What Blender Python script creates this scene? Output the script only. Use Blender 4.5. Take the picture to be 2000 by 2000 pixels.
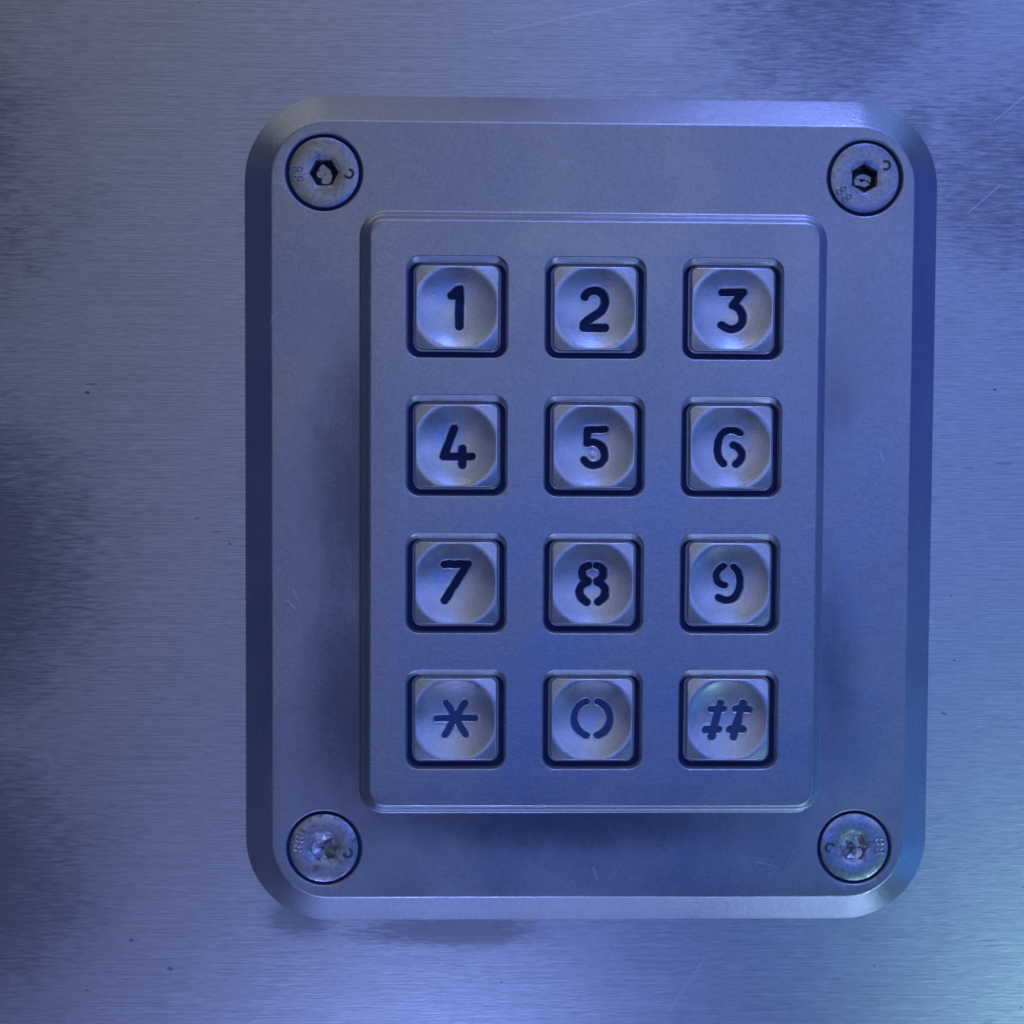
import bpy, bmesh, math, random
import numpy as np
from mathutils import Matrix, Vector

# ------------------------------------------------------------------ clear
for o in list(bpy.data.objects):
    bpy.data.objects.remove(o)
scene = bpy.context.scene
COL = scene.collection
MM = 0.001
R90 = Matrix.Rotation(math.pi / 2, 4, 'X')      # plate coordinates (x right, y up, z out of the wall) -> world

# ------------------------------------------------------------------ camera
def rodrigues(r):
    v = Vector(r)
    return Matrix.Rotation(v.length, 3, v.normalized())
cam_data = bpy.data.cameras.new('camera')
cam_data.sensor_width = 36.0
cam_data.lens = 36.0 * 2991.34 / 2000.0
cam_data.clip_start = 0.005
cam_data.clip_end = 50.0
cam = bpy.data.objects.new('camera', cam_data)
COL.objects.link(cam)
Rc = rodrigues((0.0462, 0.0275, -0.0051)).transposed().to_4x4()
cam.matrix_world = R90 @ Matrix.Translation(Vector((-17.187, 10.190, 217.65)) * MM) @ Rc
scene.camera = cam

# ------------------------------------------------------------------ world, lamp and added fill lights
world = bpy.data.worlds.new('World')
scene.world = world
world.use_nodes = True
bg = world.node_tree.nodes['Background']
bg.inputs['Color'].default_value = (0.10, 0.23, 0.90, 1)
bg.inputs['Strength'].default_value = 0.012

def lamp(name, pos, target, sx, sy, rgb):
    """a soft rectangular area light; rgb is the radiance of its face"""
    d = bpy.data.lights.new(name, 'AREA')
    d.shape = 'RECTANGLE'; d.size = sx; d.size_y = sy
    m = max(rgb)
    d.color = tuple(c / m for c in rgb)
    d.energy = math.pi * sx * sy * m
    o = bpy.data.objects.new(name, d)
    COL.objects.link(o)
    v = Vector(target) - Vector(pos)
    o.location = pos
    o.rotation_euler = v.to_track_quat('-Z', 'Y').to_euler()
    return o
# added soft fills behind the photographer: grey to the left, blue to the right
lamp('front_fill_high',   (-0.35, -0.90, 0.55), (0, 0, 0), 0.80, 0.34, (0.13, 0.13, 0.06))
lamp('front_fill_high_blue', (0.45, -0.90, 0.55), (0, 0, 0), 0.80, 0.34, (0.120, 0.150, 0.420))
lamp('front_fill_grey',   (-0.20, -0.95, 0.20), (0, 0, 0), 0.26, 0.31, (0.23, 0.24, 0.22))
lamp('front_fill_edge',   (-0.56, -0.95, 0.15), (0, 0, 0), 0.42, 0.40, (0.09, 0.10, 0.13))
lamp('front_fill_centre', (0.08, -0.95, 0.20), (0, 0, 0), 0.33, 0.31, (0.42, 0.51, 0.78))
lamp('front_fill_blue',   (0.58, -0.95, 0.12), (0, 0, 0), 0.65, 0.46, (0.26, 0.39, 1.16))
lamp('front_fill_dim',    (-0.22, -0.95, -0.12), (0, 0, 0), 0.30, 0.28, (0.29, 0.29, 0.32))
lamp('front_fill_deep',   (0.12, -0.95, -0.12), (0, 0, 0), 0.40, 0.28, (0.0, 0.15, 1.15))
# overhead lamp, then added tinted fills from above, the floor and both sides
lamp('overhead_lamp',      (-0.15, -0.15, 0.42), (-0.03, 0, 0.02), 0.56, 0.26, (0.460, 0.460, 0.440))
lamp('overhead_fill_blue', (0.30, -0.15, 0.42), (0.075, 0, 0.02), 0.28, 0.26, (0.18, 0.40, 1.10))
lamp('overhead_fill_far',  (0.45, -0.65, 0.80), (0.1, 0, 0), 0.80, 0.60, (0.100, 0.150, 0.600))
lamp('floor_fill',         (-0.02, -0.09, -0.30), (-0.01, 0, -0.05), 0.20, 0.14, (0.38, 0.52, 1.35))
lamp('floor_fill_right',   (0.15, -0.06, -0.36), (0.05, 0, -0.05), 0.20, 0.11, (1.100, 1.600, 2.900))
lamp('side_fill_left',     (-0.9, -0.3, 0.0), (0, 0, 0), 0.7, 0.8, (0.001, 0.014, 0.09))
lamp('side_fill_right',    (0.9, -0.3, 0.15), (0, 0, 0), 0.7, 0.5, (0.002, 0.020, 0.440))
lamp('side_fill_low',      (0.75, -0.3, -0.4), (0, 0, 0), 0.6, 0.4, (0.030, 0.290, 1.100))

def spot(name, pos, target, watts, rgb, angle, blend, radius):
    d = bpy.data.lights.new(name, 'SPOT')
    d.energy = watts; d.color = rgb
    d.spot_size = math.radians(angle); d.spot_blend = blend
    d.shadow_soft_size = radius
    o = bpy.data.objects.new(name, d)
    COL.objects.link(o)
    o.location = pos
    o.rotation_euler = (Vector(target) - Vector(pos)).to_track_quat('-Z', 'Y').to_euler()
# added fill spots: soft tinted pools along the lower edge and over the keypad
spot('low_fill_spot',       (-0.02, -0.34, -0.46), (-0.024, 0, -0.104), 9.0, (0.294, 0.397, 1.000), 8.8, 1.0, 0.035)
spot('low_fill_spot_right', (0.27, -0.30, -0.42), (0.088, 0, -0.080), 5.60, (0.429, 0.893, 1.000), 11, 1.0, 0.035)
spot('low_fill_spot_left',  (-0.15, -0.30, -0.42), (-0.075, 0, -0.075), 0.90, (0.333, 0.389, 1.000), 13, 1.0, 0.035)
spot('upper_fill_spot_right', (0.16, -0.42, 0.42), (0.050, 0, -0.012), 9.00, (0.144, 0.289, 1.000), 15, 1.0, 0.14)
spot('upper_fill_spot_left',  (-0.12, -0.42, 0.42), (-0.018, 0, 0.008), 0.90, (1.000, 0.833, 0.667), 14, 1.0, 0.14)
spot('high_fill_spot',      (0.12, -0.17, 0.46), (0.045, 0, 0.035), 2.20, (0.227, 0.318, 1.000), 18, 1.0, 0.035)

vs = scene.view_settings
vs.view_transform = 'Standard'
vs.look = 'None'
vs.exposure = -0.05
vs.gamma = 1.0
vs.use_curve_mapping = False
scene.render.resolution_x = 1024
scene.render.resolution_y = 1024
scene.render.engine = 'CYCLES'

# ------------------------------------------------------------------ node helpers
class G:
    def __init__(self, name):
        self.mat = bpy.data.materials.new(name)
        self.mat.use_nodes = True
        self.t = self.mat.node_tree
        self.t.nodes.clear()
        self.out = self.t.nodes.new('ShaderNodeOutputMaterial')
        self.b = self.t.nodes.new('ShaderNodeBsdfPrincipled')
        self.t.links.new(self.b.outputs[0], self.out.inputs[0])
    def n(self, t, **kw):
        x = self.t.nodes.new(t)
        for k, v in kw.items():
            setattr(x, k, v)
        return x
    def put(self, sock, v):
        if isinstance(v, (int, float, tuple, list)):
            sock.default_value = v
        else:
            self.t.links.new(v, sock)
    def set(self, **kw):
        for k, v in kw.items():
            self.put(self.b.inputs[k.replace('_', ' ')], v)
    def math(self, op, a, b=0.0, c=0.0, clamp=False):
        x = self.n('ShaderNodeMath', operation=op, use_clamp=clamp)
        self.put(x.inputs[0], a); self.put(x.inputs[1], b); self.put(x.inputs[2], c)
        return x.outputs[0]
    def coords(self, scale=(1, 1, 1), off=(0, 0, 0), rnd=False, rot=0.0):
        """object coordinates in millimetres"""
        tc = self.n('ShaderNodeTexCoord')
        m = self.n('ShaderNodeMapping')
        m.inputs['Scale'].default_value = tuple(1000 * s for s in scale)
        m.inputs['Rotation'].default_value = (0, 0, rot)
        self.t.links.new(tc.outputs['Object'], m.inputs['Vector'])
        v = m.outputs[0]
        a = self.n('ShaderNodeVectorMath', operation='ADD')
        self.t.links.new(v, a.inputs[0]); a.inputs[1].default_value = off
        v = a.outputs[0]
        if rnd:
            oi = self.n('ShaderNodeObjectInfo')
            k = self.math('MULTIPLY', oi.outputs['Random'], 173.0)
            a = self.n('ShaderNodeVectorMath', operation='ADD')
            self.t.links.new(v, a.inputs[0]); self.t.links.new(k, a.inputs[1])
            v = a.outputs[0]
        return v
    def noise(self, vec, scale=1.0, detail=3.0, rough=0.55, dist=0.0):
        x = self.n('ShaderNodeTexNoise')
        x.inputs['Scale'].default_value = scale
        x.inputs['Detail'].default_value = detail
        x.inputs['Roughness'].default_value = rough
        x.inputs['Distortion'].default_value = dist
        self.t.links.new(vec, x.inputs['Vector'])
        return x.outputs[0]
    def ramp(self, v, a, b, x=0.0, y=1.0, smooth=True):
        r = self.n('ShaderNodeMapRange')
        if smooth: r.interpolation_type = 'SMOOTHSTEP'
        self.put(r.inputs['Value'], v)
        r.inputs['From Min'].default_value = a; r.inputs['From Max'].default_value = b
        r.inputs['To Min'].default_value = x; r.inputs['To Max'].default_value = y
        return r.outputs[0]
    def mix(self, f, a, b):
        x = self.n('ShaderNodeMix', data_type='RGBA')
        self.put(x.inputs[0], f)
        for s, v in ((6, a), (7, b)):
            if isinstance(v, tuple): x.inputs[s].default_value = (*v, 1)
            else: self.t.links.new(v, x.inputs[s])
        return x.outputs[2]
    def bump(self, h, strength, dist_mm, prev=None):
        x = self.n('ShaderNodeBump')
        x.inputs['Strength'].default_value = strength
        x.inputs['Distance'].default_value = dist_mm * MM
        self.t.links.new(h, x.inputs['Height'])
        if prev is not None: self.t.links.new(prev, x.inputs['Normal'])
        return x.outputs[0]
    def xy(self):
        tc = self.n('ShaderNodeTexCoord')
        s = self.n('ShaderNodeSeparateXYZ')
        self.t.links.new(tc.outputs['Object'], s.inputs[0])
        return (self.math('MULTIPLY', s.outputs[0], 1000.0), self.math('MULTIPLY', s.outputs[1], 1000.0))
    def blob(self, x, y, cx, cy, rx, ry):
        """1 at the centre of a patch, 0 at its rim"""
        a = self.math('DIVIDE', self.math('SUBTRACT', x, cx), rx)
        b = self.math('DIVIDE', self.math('SUBTRACT', y, cy), ry)
        d = self.math('SQRT', self.math('ADD', self.math('MULTIPLY', a, a), self.math('MULTIPLY', b, b)))
        return self.ramp(d, 0.0, 1.0, 1.0, 0.0)
    def seg(self, x, y, p, q, w):
        """mask of a straight scratch from p to q"""
        dx, dy = q[0] - p[0], q[1] - p[1]
        L2 = dx * dx + dy * dy
        ax = self.math('SUBTRACT', x, p[0]); ay = self.math('SUBTRACT', y, p[1])
        t = self.math('DIVIDE', self.math('ADD', self.math('MULTIPLY', ax, dx), self.math('MULTIPLY', ay, dy)), L2, clamp=True)
        ex = self.math('SUBTRACT', ax, self.math('MULTIPLY', t, dx))
        ey = self.math('SUBTRACT', ay, self.math('MULTIPLY', t, dy))
        d = self.math('SQRT', self.math('ADD', self.math('MULTIPLY', ex, ex), self.math('MULTIPLY', ey, ey)))
        return self.ramp(d, 0.3 * w, w, 1.0, 0.0)

def brushed_wall():
    g = G('brushed_steel')
    x, y = g.xy()
    fine = g.math('ADD', g.math('MULTIPLY', g.noise(g.coords((0.40, 7.0, 1)), 1.0, 4.0, 0.65), 0.55), g.math('MULTIPLY', g.noise(g.coords((0.055, 6.0, 1), (3, 17, 0)), 1.0, 3.0, 0.6), 0.45))
    mid = g.noise(g.coords((0.30, 2.6, 1), (31, 7, 0)), 1.0, 8.0, 0.74)
    cloud = g.noise(g.coords((0.07, 0.11, 1), (5, 3, 0)), 1.0, 7.0, 0.68, 0.3)
    # grime held in the brushing: heavier in worn patches of its own shape
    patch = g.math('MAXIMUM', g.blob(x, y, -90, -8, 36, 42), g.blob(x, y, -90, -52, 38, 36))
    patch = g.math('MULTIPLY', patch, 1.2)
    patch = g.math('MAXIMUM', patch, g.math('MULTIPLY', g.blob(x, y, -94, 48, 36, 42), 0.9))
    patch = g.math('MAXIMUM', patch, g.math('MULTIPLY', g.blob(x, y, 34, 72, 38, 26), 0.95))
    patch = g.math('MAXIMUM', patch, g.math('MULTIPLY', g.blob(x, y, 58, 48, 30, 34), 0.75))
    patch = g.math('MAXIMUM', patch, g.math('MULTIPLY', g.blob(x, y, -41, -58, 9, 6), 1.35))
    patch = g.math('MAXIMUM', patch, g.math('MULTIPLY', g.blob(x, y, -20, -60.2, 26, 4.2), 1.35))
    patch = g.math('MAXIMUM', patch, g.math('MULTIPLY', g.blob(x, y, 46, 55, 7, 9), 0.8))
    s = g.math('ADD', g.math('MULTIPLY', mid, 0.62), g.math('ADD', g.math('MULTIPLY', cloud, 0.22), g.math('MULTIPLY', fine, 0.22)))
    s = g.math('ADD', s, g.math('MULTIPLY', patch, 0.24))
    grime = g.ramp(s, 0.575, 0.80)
    # single specks
    def jitter(v, amt, sc):
        nt = g.n('ShaderNodeTexNoise'); nt.inputs['Scale'].default_value = sc; nt.inputs['Detail'].default_value = 3
        g.t.links.new(v, nt.inputs['Vector'])
        m1 = g.n('ShaderNodeVectorMath', operation='SCALE'); m1.inputs['Scale'].default_value = amt
        g.t.links.new(nt.outputs['Color'], m1.inputs[0])
        m2 = g.n('ShaderNodeVectorMath', operation='ADD')
        g.t.links.new(v, m2.inputs[0]); g.t.links.new(m1.outputs[0], m2.inputs[1])
        return m2.outputs[0]
    vo = g.n('ShaderNodeTexVoronoi', feature='F1')
    vo.inputs['Scale'].default_value = 0.30
    g.t.links.new(jitter(g.coords((0.62, 1, 1)), 0.9, 1.4), vo.inputs['Vector'])
    sep = g.n('ShaderNodeSeparateColor'); g.t.links.new(vo.outputs['Color'], sep.inputs[0])
    rad = g.math('MULTIPLY', g.ramp(sep.outputs[0], 0.20, 1.0, 0.0, 0.085, False), g.ramp(cloud, 0.35, 0.6, 0.35, 1.1))
    speck = g.math('LESS_THAN', vo.outputs['Distance'], rad)
    vo3 = g.n('ShaderNodeTexVoronoi', feature='F1')
    vo3.inputs['Scale'].default_value = 0.34
    g.t.links.new(jitter(g.coords((0.16, 1, 1), (90, 13, 0)), 0.5, 1.0), vo3.inputs['Vector'])
    sep3 = g.n('ShaderNodeSeparateColor'); g.t.links.new(vo3.outputs['Color'], sep3.inputs[0])
    dash = g.math('LESS_THAN', vo3.outputs['Distance'], g.ramp(sep3.outputs[0], 0.30, 1.0, 0.0, 0.08, False))
    speck = g.math('MAXIMUM', speck, g.math('MULTIPLY', dash, 0.55))
    vo2 = g.n('ShaderNodeTexVoronoi', feature='F1')
    vo2.inputs['Scale'].default_value = 0.30
    g.t.links.new(g.coords((1, 1, 1), (40, 11, 0)), vo2.inputs['Vector'])
    sep2 = g.n('ShaderNodeSeparateColor'); g.t.links.new(vo2.outputs['Color'], sep2.inputs[0])
    fleck = g.math('LESS_THAN', vo2.outputs['Distance'], g.ramp(sep2.outputs[1], 0.6, 1.0, 0.0, 0.06, False))
    scr = g.seg(x, y, (-14, 67.5), (9.5, 72.5), 0.22)
    scr = g.math('MAXIMUM', scr, g.seg(x, y, (57, 56), (63, 61), 0.16))
    scr = g.math('MAXIMUM', scr, g.seg(x, y, (53.5, 43), (58, 47), 0.14))
    scr = g.math('MAXIMUM', scr, g.seg(x, y, (12, -72), (17, -64.5), 0.20))
    scr = g.math('MAXIMUM', scr, g.math('MULTIPLY', fleck, 0.7))
    dscr = g.seg(x, y, (-84.5, -16), (-90, -42), 0.12)
    dscr = g.math('MAXIMUM', dscr, g.seg(x, y, (-81.5, -23), (-87, -38), 0.12))
    dscr = g.math('MAXIMUM', dscr, g.seg(x, y, (2, 54.3), (10, 58), 0.12))
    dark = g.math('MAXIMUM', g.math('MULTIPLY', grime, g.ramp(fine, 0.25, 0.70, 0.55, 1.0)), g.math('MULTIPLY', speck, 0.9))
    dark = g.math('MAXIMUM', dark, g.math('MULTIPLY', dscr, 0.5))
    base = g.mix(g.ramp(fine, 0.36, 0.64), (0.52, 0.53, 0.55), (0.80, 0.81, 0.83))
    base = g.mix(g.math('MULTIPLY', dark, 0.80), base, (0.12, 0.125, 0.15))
    base = g.mix(g.math('MULTIPLY', scr, 0.6), base, (0.85, 0.86, 0.9))
    rough = g.math('ADD', g.ramp(mid, 0.3, 0.7, 0.30, 0.38), g.math('MULTIPLY', dark, 0.18))
    nb = g.bump(fine, 0.55, 0.05)
    nb = g.bump(mid, 0.35, 0.08, nb)
    tan = g.n('ShaderNodeCombineXYZ'); tan.inputs[2].default_value = 1.0
    g.set(Base_Color=base, Metallic=0.65, Roughness=rough, Anisotropic=0.6, Tangent=tan.outputs[0], Normal=nb)
    return g.mat

def cast_metal(name, lo, hi, rough, grain, rnd=False, scale=1.0, dark_patches=(), scratches=()):
    g = G(name)
    c = g.coords(rnd=rnd)
    fine = g.noise(c, 2.6 * scale, 3.0, 0.6)
    spot = g.noise(c, 0.9, 4.0, 0.65)
    big = g.noise(c, 0.22 if rnd else 0.06, 5.0, 0.6, 0.2)
    f = g.math('ADD', g.math('MULTIPLY', fine, 0.55), g.math('ADD', g.math('MULTIPLY', spot, 0.25), g.math('MULTIPLY', big, 0.16)))
    base = g.mix(g.ramp(f, 0.34, 0.62), lo, hi)
    if dark_patches:
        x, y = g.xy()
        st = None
        for cx, cy, rx, ry, k in dark_patches:
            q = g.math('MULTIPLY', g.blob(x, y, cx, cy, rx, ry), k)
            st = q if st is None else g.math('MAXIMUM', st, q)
        patch_noise = g.noise(g.coords((0.20, 0.12, 1)), 1.0, 6.0, 0.65, 0.4)
        amt = g.ramp(g.math('ADD', g.math('ADD', g.math('MULTIPLY', st, 0.62), g.math('MULTIPLY', patch_noise, 0.42)), g.math('MULTIPLY', fine, 0.42)), 0.50, 1.06)
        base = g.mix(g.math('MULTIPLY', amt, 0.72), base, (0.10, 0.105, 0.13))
    vo = g.n('ShaderNodeTexVoronoi', feature='F1')
    vo.inputs['Scale'].default_value = 0.16
    g.t.links.new(c, vo.inputs['Vector'])
    sp = g.n('ShaderNodeSeparateColor'); g.t.links.new(vo.outputs['Color'], sp.inputs[0])
    dust = g.math('LESS_THAN', vo.outputs['Distance'], g.ramp(sp.outputs[0], 0.42, 1.0, 0.0, 0.034, False))
    base = g.mix(g.math('MULTIPLY', dust, 0.7), base, (0.85, 0.87, 0.92))
    if scratches:
        x, y = g.xy()
        for p, q, w in scratches:
            base = g.mix(g.math('MULTIPLY', g.seg(x, y, p, q, w), 0.65), base, (0.84, 0.85, 0.9))
    nb = g.bump(fine, grain, 0.05)
    nb = g.bump(spot, grain * 0.8, 0.06, nb)
    r = g.math('ADD', g.ramp(big, 0.3, 0.7, rough - 0.06, rough + 0.07), g.math('MULTIPLY', dust, 0.3))
    g.set(Base_Color=base, Metallic=0.70, Roughness=r, Normal=nb)
    return g.mat

def screw_metal(name, dirt, lo=0.38, hi=0.54):
    g = G(name)
    c = g.coords(rnd=True)
    fine = g.noise(c, 2.2, 3.0, 0.6)
    blot = g.noise(c, 0.42, 5.0, 0.68, 0.6)
    base = g.mix(g.ramp(fine, 0.3, 0.7), (lo, lo, lo * 1.06), (hi, hi, hi * 1.05))
    k = g.ramp(blot, 0.66 - dirt * 0.26, 0.86 - dirt * 0.22)
    base = g.mix(g.math('MULTIPLY', k, 0.75), base, (0.09, 0.10, 0.16))
    nb = g.bump(blot, 0.5, 0.14)
    nb = g.bump(fine, 0.25, 0.05, nb)
    g.set(Base_Color=base, Metallic=0.92, Roughness=g.math('ADD', 0.33, g.math('MULTIPLY', k, 0.2)), Normal=nb)
    return g.mat

def paint(name, col, rough):
    g = G(name)
    c = g.coords(rnd=True)
    n = g.noise(c, 1.6, 4.0, 0.7)
    worn = g.ramp(n, 0.70, 0.76)
    base = g.mix(g.math('MULTIPLY', worn, 0.5), col, (0.22, 0.25, 0.34))
    nb = g.bump(g.noise(c, 3.0, 2.0), 0.3, 0.05)
    g.set(Base_Color=base, Metallic=0.0, Roughness=rough, Normal=nb)
    g.b.inputs['Specular IOR Level'].default_value = 0.25
    return g.mat

M_WALL = brushed_wall()
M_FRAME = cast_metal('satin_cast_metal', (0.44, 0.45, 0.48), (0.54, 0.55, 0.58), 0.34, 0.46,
    dark_patches=((-33.5, 4, 12, 38, 0.9), (-33.5, -26, 13, 28, 1.0), (-4, -43.2, 50, 8.5, 1.0), (33.8, 17, 8, 18, 0.55), (33.8, -22, 8.5, 28, 0.7)),  # darker patches left of, right of and below the raised panel
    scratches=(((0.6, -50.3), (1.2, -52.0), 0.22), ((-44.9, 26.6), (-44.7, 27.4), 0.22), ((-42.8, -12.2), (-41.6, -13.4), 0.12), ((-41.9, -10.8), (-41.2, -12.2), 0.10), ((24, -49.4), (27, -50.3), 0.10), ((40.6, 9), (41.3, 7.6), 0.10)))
M_PANEL = cast_metal('satin_panel_metal', (0.46, 0.47, 0.50), (0.56, 0.57, 0.60), 0.34, 0.46)
M_KEY = cast_metal('satin_key_metal', (0.72, 0.73, 0.76), (0.86, 0.87, 0.90), 0.33, 0.34, True)
M_SCREW = screw_metal('zinc_screw', 0.15)
M_SCREW_DIRTY = screw_metal('weathered_screw', 0.85, 0.58, 0.80)
M_PAINT = paint('numeral_paint', (0.010, 0.026, 0.10), 0.6)
M_PAINT_WORN = paint('worn_numeral_paint', (0.055, 0.105, 0.28), 0.6)
M_DARK = paint('socket_dark', (0.07, 0.075, 0.10), 0.30)
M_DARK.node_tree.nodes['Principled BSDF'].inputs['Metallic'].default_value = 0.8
M_MARK = paint('stamped_mark', (0.10, 0.105, 0.14), 0.5)

# ------------------------------------------------------------------ mesh helpers
def make(name, verts, faces, mat, parent=None, smooth=True, sharp=40, wn=False):
    me = bpy.data.meshes.new(name)
    me.from_pydata([(v[0] * MM, v[1] * MM, v[2] * MM) for v in verts], [], faces)
    bm = bmesh.new(); bm.from_mesh(me)
    bmesh.ops.remove_doubles(bm, verts=bm.verts, dist=1e-7)
    bmesh.ops.recalc_face_normals(bm, faces=bm.faces)
    bm.to_mesh(me); bm.free()
    return finish(name, me, mat, parent, smooth, sharp, wn)
def finish(name, me, mat, parent, smooth=True, sharp=40, wn=False):
    me.polygons.foreach_set('use_smooth', [smooth] * len(me.polygons))
    if smooth and sharp: me.set_sharp_from_angle(angle=math.radians(sharp))
    me.materials.append(mat)
    o = bpy.data.objects.new(name, me)
    COL.objects.link(o)
    if parent: o.parent = parent
    if wn:
        m = o.modifiers.new('weighted_normals', 'WEIGHTED_NORMAL')
        m.mode = 'FACE_AREA'; m.keep_sharp = True; m.weight = 100
    return o

def rr(hx, hy, r, n=12, cx=0.0, cy=0.0):
    """rounded rectangle, counter-clockwise"""
    r = max(r, 1e-4)
    pts = []
    for k, (sx, sy) in enumerate(((1, 1), (-1, 1), (-1, -1), (1, -1))):
        for i in range(n + 1):
            a = math.pi / 2 * (k + i / n)
            pts.append((cx + sx * (hx - r) + r * math.cos(a), cy + sy * (hy - r) + r * math.sin(a)))
    return pts
def circle(r, n, cx=0.0, cy=0.0, a0=0.0):
    return [(cx + r * math.cos(a0 + 2 * math.pi * i / n), cy + r * math.sin(a0 + 2 * math.pi * i / n)) for i in range(n)]

class Mesh:
    def __init__(self): self.v, self.f = [], []
    def ring(self, pts, z):
        s = len(self.v)
        self.v += [(p[0], p[1], z) for p in pts]
        return list(range(s, s + len(pts)))
    def bridge(self, a, b):
        n = len(a)
        for i in range(n): self.f.append((a[i], a[(i + 1) % n], b[(i + 1) % n], b[i]))
    def loft(self, rings):
        ids = [self.ring(p, z) for p, z in rings]
        for a, b in zip(ids, ids[1:]): self.bridge(a, b)
        return ids
    def cap(self, ring): self.f.append(tuple(ring))
def flat_fill(mesh, loops):
    """fills the plane between an outer loop and its holes; all loops are vertex ids of mesh"""
    bm = bmesh.new()
    ids, bv = [], {}
    edges = []
    for lp in loops:
        vs_ = []
        for i in lp:
            v = bm.verts.new(mesh.v[i]); bv[v] = i; vs_.append(v)
        for a, b in zip(vs_, vs_[1:] + vs_[:1]): edges.append(bm.edges.new((a, b)))
    r = bmesh.ops.triangle_fill(bm, use_beauty=True, use_dissolve=False, edges=edges, normal=(0, 0, 1))
    for f in bm.faces:
        mesh.f.append(tuple(bv[v] for v in f.verts))
    bm.free()

# ------------------------------------------------------------------ the wall
PITCH = 19.05
FX, FY = 0.0, -0.09
A, B, W, H1 = 48.9, 58.46, 4.12, 2.95
PA, PB, H2 = 32.4, 41.95, 2.95
PX, PY = 0.02, -0.15
SCREW = (37.74, 47.35)
SX = 0.15

def wall():
    m = Mesh()
    rings = [(rr(300, 300, 2, 4), -3.0), (rr(300, 300, 2, 4), -0.3), (rr(299.7, 299.7, 1.8, 4), 0.0)]
    ids = m.loft(rings)
    m.cap(ids[-1]); m.cap(ids[0][::-1])
    o = make('wall', m.v, m.f, M_WALL, None, sharp=30)
    o.rotation_euler = (math.pi / 2, 0, 0)
    o['kind'] = 'structure'
    o['label'] = 'brushed steel wall sheet with dark grime streaks behind the keypad'
    return o
wall()

# ------------------------------------------------------------------ the keypad
keypad = bpy.data.objects.new('keypad', None)
keypad.empty_display_size = 0.05
COL.objects.link(keypad)
keypad.rotation_euler = (math.pi / 2, 0, 0)
keypad['label'] = 'grey metal keypad with twelve square keys, screwed to the brushed steel wall'
keypad['category'] = 'keypad'

def mounting_frame():
    m = Mesh()
    R0 = 12.0
    prof = [(0.45, -0.5), (0.40, 0.13), (0.03, 0.16), (0.0, 0.19), (0.05, 0.25)]
    n = 6
    for i in range(1, 4): prof.append((0.05 + (W - 0.35) * i / 3.0, 0.25 + (H1 - 0.40) * i / 3.0))
    prof += [(W - 0.17, H1 - 0.07), (W - 0.02, H1 - 0.02), (W + 0.16, H1)]
    rings = [(rr(A - d, B - d, R0 - d, 20, FX, FY), z) for d, z in prof]
    ids = m.loft(rings)
    loops = [ids[-1]]
    for sx in (-1, 1):
        for sy in (-1, 1):
            c = (SX + sx * SCREW[0], FY + sy * SCREW[1])
            h = m.loft([(circle(5.54, 56, *c), H1), (circle(5.44, 56, *c), H1 - 0.03), (circle(5.34, 56, *c), H1 - 0.12),
                        (circle(5.28, 56, *c), H1 - 0.3), (circle(5.24, 56, *c), H1 - 1.7)])
            loops.append(h[0])
            m.cap(h[-1])
    inner = m.loft([(rr(PA - 0.6, PB - 0.6, 2.4, 12, PX, PY), H1), (rr(PA - 0.6, PB - 0.6, 2.4, 12, PX, PY), 0.3)])
    loops.append(inner[0])
    flat_fill(m, loops)
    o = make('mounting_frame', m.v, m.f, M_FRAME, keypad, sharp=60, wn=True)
    o['label'] = 'satin metal frame with bevelled rounded edge and four screw pockets'
mounting_frame()

QH = 6.95
def key_panel():
    m = Mesh()
    zt = H1 + H2
    prof = [(-0.30, 0.01), (-0.12, 0.06), (0.0, 0.22), (0.05, 0.85), (0.16, 1.18), (0.40, 1.42), (0.58, 1.50), (0.70, 1.62), (0.86, 1.98),
            (1.00, 2.42), (1.16, 2.72), (1.36, 2.89), (1.66, H2)]
    rings = [(rr(PA - d, PB - d, max(3.4 - d, 0.5), 12, PX, PY), H1 + z) for d, z in prof]
    ids = m.loft(rings)
    loops = [ids[-1]]
    # opening: rounded lip, then a slope that is wide along the top edge and narrow along the bottom one
    hole = [(0.17, 0.17, 0.0, 0), (0.09, 0.09, -0.02, 0), (0.01, 0.0, -0.09, -0.01), (-0.05, -0.08, -0.20, -0.05), (-0.16, -0.42, -0.60, -0.32),
            (-0.20, -0.50, -0.80, -0.37), (-0.26, -0.56, -1.3, -0.38), (-0.30, -0.60, -2.2, -0.38)]
    for j in range(4):
        for i in range(3):
            c = ((i - 1) * PITCH, (1.5 - j) * PITCH)
            h = m.loft([(rr(QH + dx, QH + dy, max(1.85 + dy * 0.8, 0.6), 8, c[0], c[1] + sh), zt + z) for dx, dy, z, sh in hole])
            loops.append(h[0])
    flat_fill(m, loops)
    o = make('key_panel', m.v, m.f, M_PANEL, keypad, sharp=60, wn=True)
    o['label'] = 'raised metal panel with stepped rim and twelve square key openings'
key_panel()

M_GAP_SHADE = paint('gap_shade_blue', (0.016, 0.036, 0.15), 0.7)  # dark colour standing in for shade in the key and screw gaps
def gap_shade_mat():  # mat added under the keys to deepen the shade in the gaps
    m = Mesh()
    ids = m.loft([(rr(30.5, 39.8, 2, 6, PX, PY), H1 + H2 - 2.1), (rr(30.5, 39.8, 2, 6, PX, PY), H1 + H2 - 1.55)])
    m.cap(ids[0][::-1]); m.cap(ids[-1])
    o = make('gap_shade_mat', m.v, m.f, M_GAP_SHADE, keypad, sharp=30)
    o['label'] = 'dark navy mat added for the shade in the gaps around the keys'
gap_shade_mat()

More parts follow.
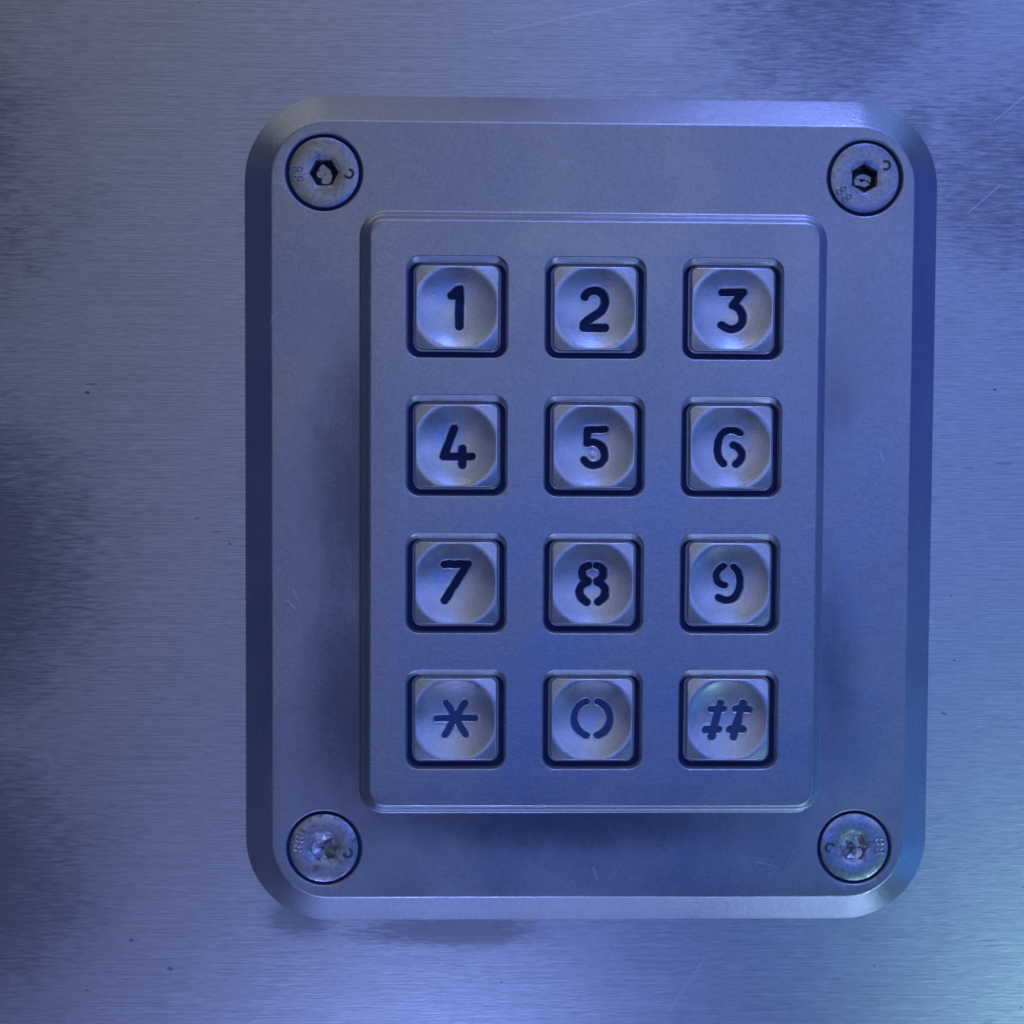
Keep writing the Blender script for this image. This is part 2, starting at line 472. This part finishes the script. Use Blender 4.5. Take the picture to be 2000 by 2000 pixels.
# ------------------------------------------------------------------ keys
ZP = 0.01832
def arc(cx, cy, r, a0, a1, n=20):
    return [(cx + r * math.cos(math.radians(a0 + (a1 - a0) * i / n)), cy + r * math.sin(math.radians(a0 + (a1 - a0) * i / n))) for i in range(n + 1)]
E8 = [(-30, -134), (-60, -122), (-80, -92), (-78, -55), (-60, -28), (-34, -10), (-66, 8), (-92, 38), (-98, 76), (-84, 112), (-44, 146)]
def curve(pts, n=6):
    """smooth curve through the points"""
    p = [pts[0]] + list(pts) + [pts[-1]]
    o = []
    for a, b, c, d in zip(p, p[1:], p[2:], p[3:]):
        for i in range(n):
            t = i / n
            o.append(tuple(0.5 * (2 * b[k] + (c[k] - a[k]) * t + (2 * a[k] - 5 * b[k] + 4 * c[k] - d[k]) * t * t + (3 * b[k] - a[k] - 3 * c[k] + d[k]) * t ** 3) for k in (0, 1)))
    return o + [pts[-1]]
# strokes in picture units relative to the key centre (y downwards): width, polylines
MARKS = {
 '1': (31, [[(17, -138), (17, 140)], [(-42, -92), (12, -138)], [(-44, -92), (17, -92)], [(-15, -108), (17, -108)]], 'digit 1'),
 '2': (31, [arc(-3, -58, 80, 205, 360) + curve([(77, -58), (72, -26), (55, 8), (22, 38), (-40, 78), (-72, 108), (-84, 144)]) + [(76, 144)]], 'digit 2'),
 '3': (29, [[(-73, -133), (85, -135)] + curve([(8, -35), (40, -22), (72, 12), (86, 58), (76, 104), (40, 138), (-5, 147), (-45, 136), (-77, 116)])], 'digit 3'),
 '4': (29, [[(-18, -133), (-100, 82), (112, 82)], [(42, 20), (42, 148)]], 'digit 4'),
 '5': (27, [[(85, -130), (-48, -126)] + curve([(-50, -22), (-8, -34), (38, -20), (74, 22), (84, 72), (62, 122), (8, 145), (-42, 134), (-72, 104)])], 'digit 5 with a tactile dot'),
 '6': (27, [curve([(75, -108), (37, -127), (-8, -130), (-48, -113), (-80, -68), (-94, -8), (-90, 52), (-74, 97), (-48, 127)]),
            curve([(27, -18), (62, 2), (90, 42), (88, 82), (68, 115), (47, 130)])], 'digit 6'),
 '7': (30, [[(-88, -140), (88, -142), (-86, 135)], [(70, -130), (60, -120)]], 'digit 7'),
 '8': (29, [curve(E8), curve([(-a, b) for a, b in E8])], 'digit 8'),
 '9': (26, [curve([(-39, -133), (-76, -105), (-93, -60), (-84, -20), (-60, 4), (-29, 15)]),
            curve([(41, -128), (70, -94), (88, -40), (88, 20), (71, 78), (36, 118), (-4, 131), (-44, 125), (-74, 108)])], 'digit 9'),
 '*': (25, [[(-145, 0), (146, 0)], [(-72, -122), (75, 126)], [(72, -122), (-80, 126)]], 'star sign'),
 '0': (26, [arc(3, 0, 138, 108, 252, 30), arc(3, 0, 138, 72, -72, 30)], 'digit 0'),
 '#': (28, [[(-47, -122), (-117, 142)], [(-122, -72), (-24, -74)], [(-160, 85), (-64, 85)],
            [(123, -122), (53, 142)], [(70, -74), (170, -76)], [(28, 85), (126, 85)]], 'hash sign'),
}
ORDER = ['1', '2', '3', '4', '5', '6', '7', '8', '9', '*', '0', '#']
CAP = 5.72      # half width of a key
NG = 128
def smooth(t):
    t = np.clip(t, 0, 1)
    return t * t * (3 - 2 * t)
def stroke_sdf(X, Y, polys):
    d = np.full(X.shape, 1e9)
    for pl in polys:
        for (x0, y0), (x1, y1) in zip(pl, pl[1:]):
            x0, y0, x1, y1 = x0 * ZP, -y0 * ZP, x1 * ZP, -y1 * ZP
            dx, dy = x1 - x0, y1 - y0
            t = np.clip(((X - x0) * dx + (Y - y0) * dy) / (dx * dx + dy * dy + 1e-12), 0, 1)
            d = np.minimum(d, np.hypot(X - x0 - t * dx, Y - y0 - t * dy))
    return d
def build_key(ch, cx, cy, rng):
    hw, polys, what = MARKS[ch]
    hw *= ZP
    e, rc = CAP - 0.22, 0.75
    g = np.linspace(-e, e, NG + 1)
    X, Y = np.meshgrid(g, g)
    ix, iy = np.abs(X) - (e - rc), np.abs(Y) - (e - rc)
    out = (ix > 0) & (iy > 0)
    L = np.hypot(ix, iy) + 1e-12
    k = np.where(out & (L > rc), rc / L, 1.0)
    X = np.where(out, np.sign(X) * (e - rc + ix * k), X)
    Y = np.where(out, np.sign(Y) * (e - rc + iy * k), Y)
    rr2 = X * X + Y * Y
    crown = 0.62 - rr2 / (2 * 25.0)
    Rd, rd = 15.0, 5.85
    edge = 0.62 - rd * rd / (2 * 25.0)
    dish = edge - (np.sqrt(Rd * Rd - np.minimum(rr2, 80)) - math.sqrt(Rd * Rd - rd * rd))
    kk = 0.30
    h = np.clip(0.5 + 0.5 * (crown - dish) / kk, 0, 1)
    Zs = crown * (1 - h) + dish * h - kk * h * (1 - h)
    d = stroke_sdf(X, Y, polys)
    r_ = np.random.RandomState(ord(ch))
    wob = np.zeros_like(X)
    for _ in range(14):
        fx, fy, ph = r_.uniform(-5, 5), r_.uniform(-5, 5), r_.uniform(0, 6.3)
        wob += (0.016 if ch == '#' else 0.009) * np.sin(fx * X + fy * Y + ph)
    deep = 0.34 if ch in '*0#' else 0.50
    groove = smooth((hw + 0.07 + wob - d) / 0.16)
    rim = np.exp(-((d - hw - 0.12) / 0.10) ** 2) * 0.025
    Z = Zs - deep * groove + rim
    if ch == '5':
        q = np.hypot(X + 7 * ZP, Y + 64 * ZP)
        Z = Z + 0.07 * np.exp(-(q / 0.30) ** 2) - 0.05 * np.exp(-((q - 0.62) / 0.18) ** 2)
    n = NG + 1
    V = np.stack([X, Y, Z], -1).reshape(-1, 3).tolist()
    F = []
    for r in range(NG):
        b = r * n
        F += [(b + c, b + c + 1, b + c + 1 + n, b + c + n) for c in range(NG)]
    # skirt
    loop = [c for c in range(NG)] + [r * n + NG for r in range(NG)] + [NG * n + NG - c for c in range(NG)] + [(NG - r) * n for r in range(NG)]
    prev = loop
    for off, dz in ((0.09, -0.02), (0.17, -0.09), (0.22, -0.20), (0.30, -1.25), (0.34, -1.36), (0.52, -1.40), (0.56, -1.46), (0.58, -2.7)):
        cur = []
        for i in loop:
            x, y, z = V[i]
            px, py = max(min(x, e - rc), -(e - rc)), max(min(y, e - rc), -(e - rc))
            nx, ny = x - px, y - py
            l = math.hypot(nx, ny)
            if l < 1e-9: nx, ny = 0, 0
            else: nx, ny = nx / l, ny / l
            s = min(1.0, -dz / 1.2)
            V.append([x + nx * off, y + ny * off, (z + dz) * (1 - s) + s * (0.2 + dz)])
            cur.append(len(V) - 1)
        m_ = len(loop)
        F += [(prev[i], prev[(i + 1) % m_], cur[(i + 1) % m_], cur[i]) for i in range(m_)]
        prev = cur
    key = make('key', V, F, M_KEY, keypad, sharp=0)
    key.location = (cx * MM, cy * MM, (H1 + H2 + rng.uniform(-0.06, 0.06)) * MM)
    key.rotation_euler = (rng.uniform(-1, 1) * 0.008, rng.uniform(-1, 1) * 0.008, rng.uniform(-1, 1) * 0.006)
    key['label'] = 'square dished metal key engraved with the ' + what
    # paint lying in the groove
    inside = d < hw + 0.22
    zi = (Zs - 0.6 * deep)
    idx = -np.ones(inside.shape, int)
    cell = inside[:-1, :-1] | inside[1:, :-1] | inside[:-1, 1:] | inside[1:, 1:]
    used = np.zeros(inside.shape, bool)
    used[:-1, :-1] |= cell; used[1:, :-1] |= cell; used[:-1, 1:] |= cell; used[1:, 1:] |= cell
    idx[used] = np.arange(used.sum())
    PV = np.stack([X[used], Y[used], zi[used]], -1).tolist()
    PF = [(idx[r, c], idx[r, c + 1], idx[r + 1, c + 1], idx[r + 1, c]) for r, c in zip(*np.nonzero(cell))]
    num = make('numeral', PV, [tuple(int(i) for i in f) for f in PF], M_PAINT_WORN if ch in '*0#' else M_PAINT, key, sharp=0)
    num['label'] = 'dark painted ' + what
rng = random.Random(4)
for k, ch in enumerate(ORDER):
    build_key(ch, (k % 3 - 1) * PITCH, (1.5 - k // 3) * PITCH, rng)

# ------------------------------------------------------------------ screws
def tube(path, r, n=8, closed=False):
    """round bar along a flat path (x, y), resting on z = 0"""
    V, F = [], []
    m = len(path)
    for i, p in enumerate(path):
        a = path[(i - 1) % m] if (closed or i) else path[i]
        b = path[(i + 1) % m] if (closed or i < m - 1) else path[i]
        tx, ty = b[0] - a[0], b[1] - a[1]
        l = math.hypot(tx, ty) or 1
        nx, ny = -ty / l, tx / l
        for k in range(n):
            t = 2 * math.pi * k / n
            V.append((p[0] + nx * r * math.cos(t), p[1] + ny * r * math.cos(t), r * math.sin(t)))
    for i in range(m if closed else m - 1):
        j = (i + 1) % m
        F += [(i * n + k, i * n + (k + 1) % n, j * n + (k + 1) % n, j * n + k) for k in range(n)]
    if not closed:
        F += [tuple(range(n)), tuple(range((m - 1) * n, m * n))]
    return V, F
def build_screw(sx, sy, spin, mark_a, letter_a, mat, seed, depth, label):
    rg = random.Random(seed)
    m = Mesh()
    N = 60
    hexr = lambda a, R: R * math.cos(math.pi / 6) / math.cos(((a - spin) % (math.pi / 3)) - math.pi / 6)
    ang = [2 * math.pi * i / N for i in range(N)]
    def hexring(R): return [(hexr(a, R) * math.cos(a), hexr(a, R) * math.sin(a)) for a in ang]
    m.loft([(circle(4.55, N), -1.6), (circle(4.86, N), -0.35), (circle(4.86, N), -0.14), (circle(4.80, N), -0.05), (circle(4.66, N), 0.0),
            (circle(3.6, N), 0.03), (circle(2.55, N), 0.03), (circle(2.38, N), 0.0), (hexring(2.08), -0.10), (hexring(1.98), -0.22), (hexring(1.90), -1.6)])
    s = make('screw', m.v, m.f, mat, keypad, sharp=35)
    s.location = ((SX + sx * SCREW[0]) * MM, (FY + sy * SCREW[1]) * MM, (H1 - 0.12) * MM)
    s.rotation_euler = (rg.uniform(-1, 1) * 0.012, rg.uniform(-1, 1) * 0.012, 0)
    s['label'] = label
    rm = Mesh()
    q = rm.loft([(circle(5.32, 48), -0.75), (circle(5.26, 48), -0.42), (circle(5.10, 48), -0.36), (circle(4.90, 48), -0.42), (circle(4.80, 48), -0.75)])
    make('gap_shade_ring', rm.v, rm.f, M_GAP_SHADE, s, sharp=0)  # dark ring added to deepen the shade around the screw head
    # battered bottom of the socket: uneven facets, darker material in the deep ones
    V, F = [], []
    n = 9
    for q, (R, z) in enumerate(((1.92, -depth * 0.45), (1.15, -depth * 0.85), (0.5, -depth))):
        for i in range(n):
            a = spin + 2 * math.pi * (i + 0.5 * q) / n
            r = R * (1.0 if q == 0 else rg.uniform(0.75, 1.25))
            V.append((r * math.cos(a), r * math.sin(a), z + rg.uniform(-0.28, 0.28)))
    V.append((rg.uniform(-.2, .2), rg.uniform(-.2, .2), -depth * 0.8))
    for q in range(2):
        for i in range(n):
            a, b, c, d_ = q * n + i, q * n + (i + 1) % n, (q + 1) * n + (i + 1) % n, (q + 1) * n + i
            F += [(a, b, d_), (b, c, d_)]
    for i in range(n): F.append((2 * n + i, 2 * n + (i + 1) % n, 3 * n))
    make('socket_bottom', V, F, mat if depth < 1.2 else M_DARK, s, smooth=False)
    # raised strength grade 8.8 and a maker's letter, following the head's rim
    V, F = [], []
    def add(vf):
        o = len(V); V.extend(vf[0]); F.extend(tuple(i + o for i in f) for f in vf[1])
    for dx in (-0.66, 0.66):
        for dy, r in ((-0.36, 0.34), (0.34, 0.31)):
            add(tube(circle(r, 18, dx, dy), 0.13, 6, True))
    add(tube([(-0.05, -0.62), (0.05, -0.62)], 0.10, 6))
    g_ = make('grade_mark', V, F, mat, s, sharp=0)
    g_.location = (3.62 * MM * math.cos(mark_a), 3.62 * MM * math.sin(mark_a), 0.085 * MM)
    g_.rotation_euler = (0, 0, mark_a + math.pi / 2)
    c = make('letter_mark', *tube(arc(0, 0, 0.58, 40, 290, 18), 0.19, 6), M_MARK, s, sharp=0)
    c.location = (3.45 * MM * math.cos(letter_a), 3.45 * MM * math.sin(letter_a), 0.02 * MM)
    c.rotation_euler = (0, 0, letter_a + math.pi * 0.9)
D = math.radians
build_screw(-1, 1, D(2), D(183), D(-2), M_SCREW, 1, 1.9, 'upper left socket screw, clean head with a dark hexagon')
build_screw(1, 1, D(30), D(217), D(32), M_SCREW, 2, 1.8, 'upper right socket screw, clean head with tilted grade mark')
build_screw(-1, -1, D(10), D(170), D(-12), M_SCREW_DIRTY, 3, 0.9, 'lower left socket screw, stained head with dirt in its socket')
build_screw(1, -1, D(0), D(2), D(181), M_SCREW_DIRTY, 7, 0.9, 'lower right socket screw, dull head with a battered socket')
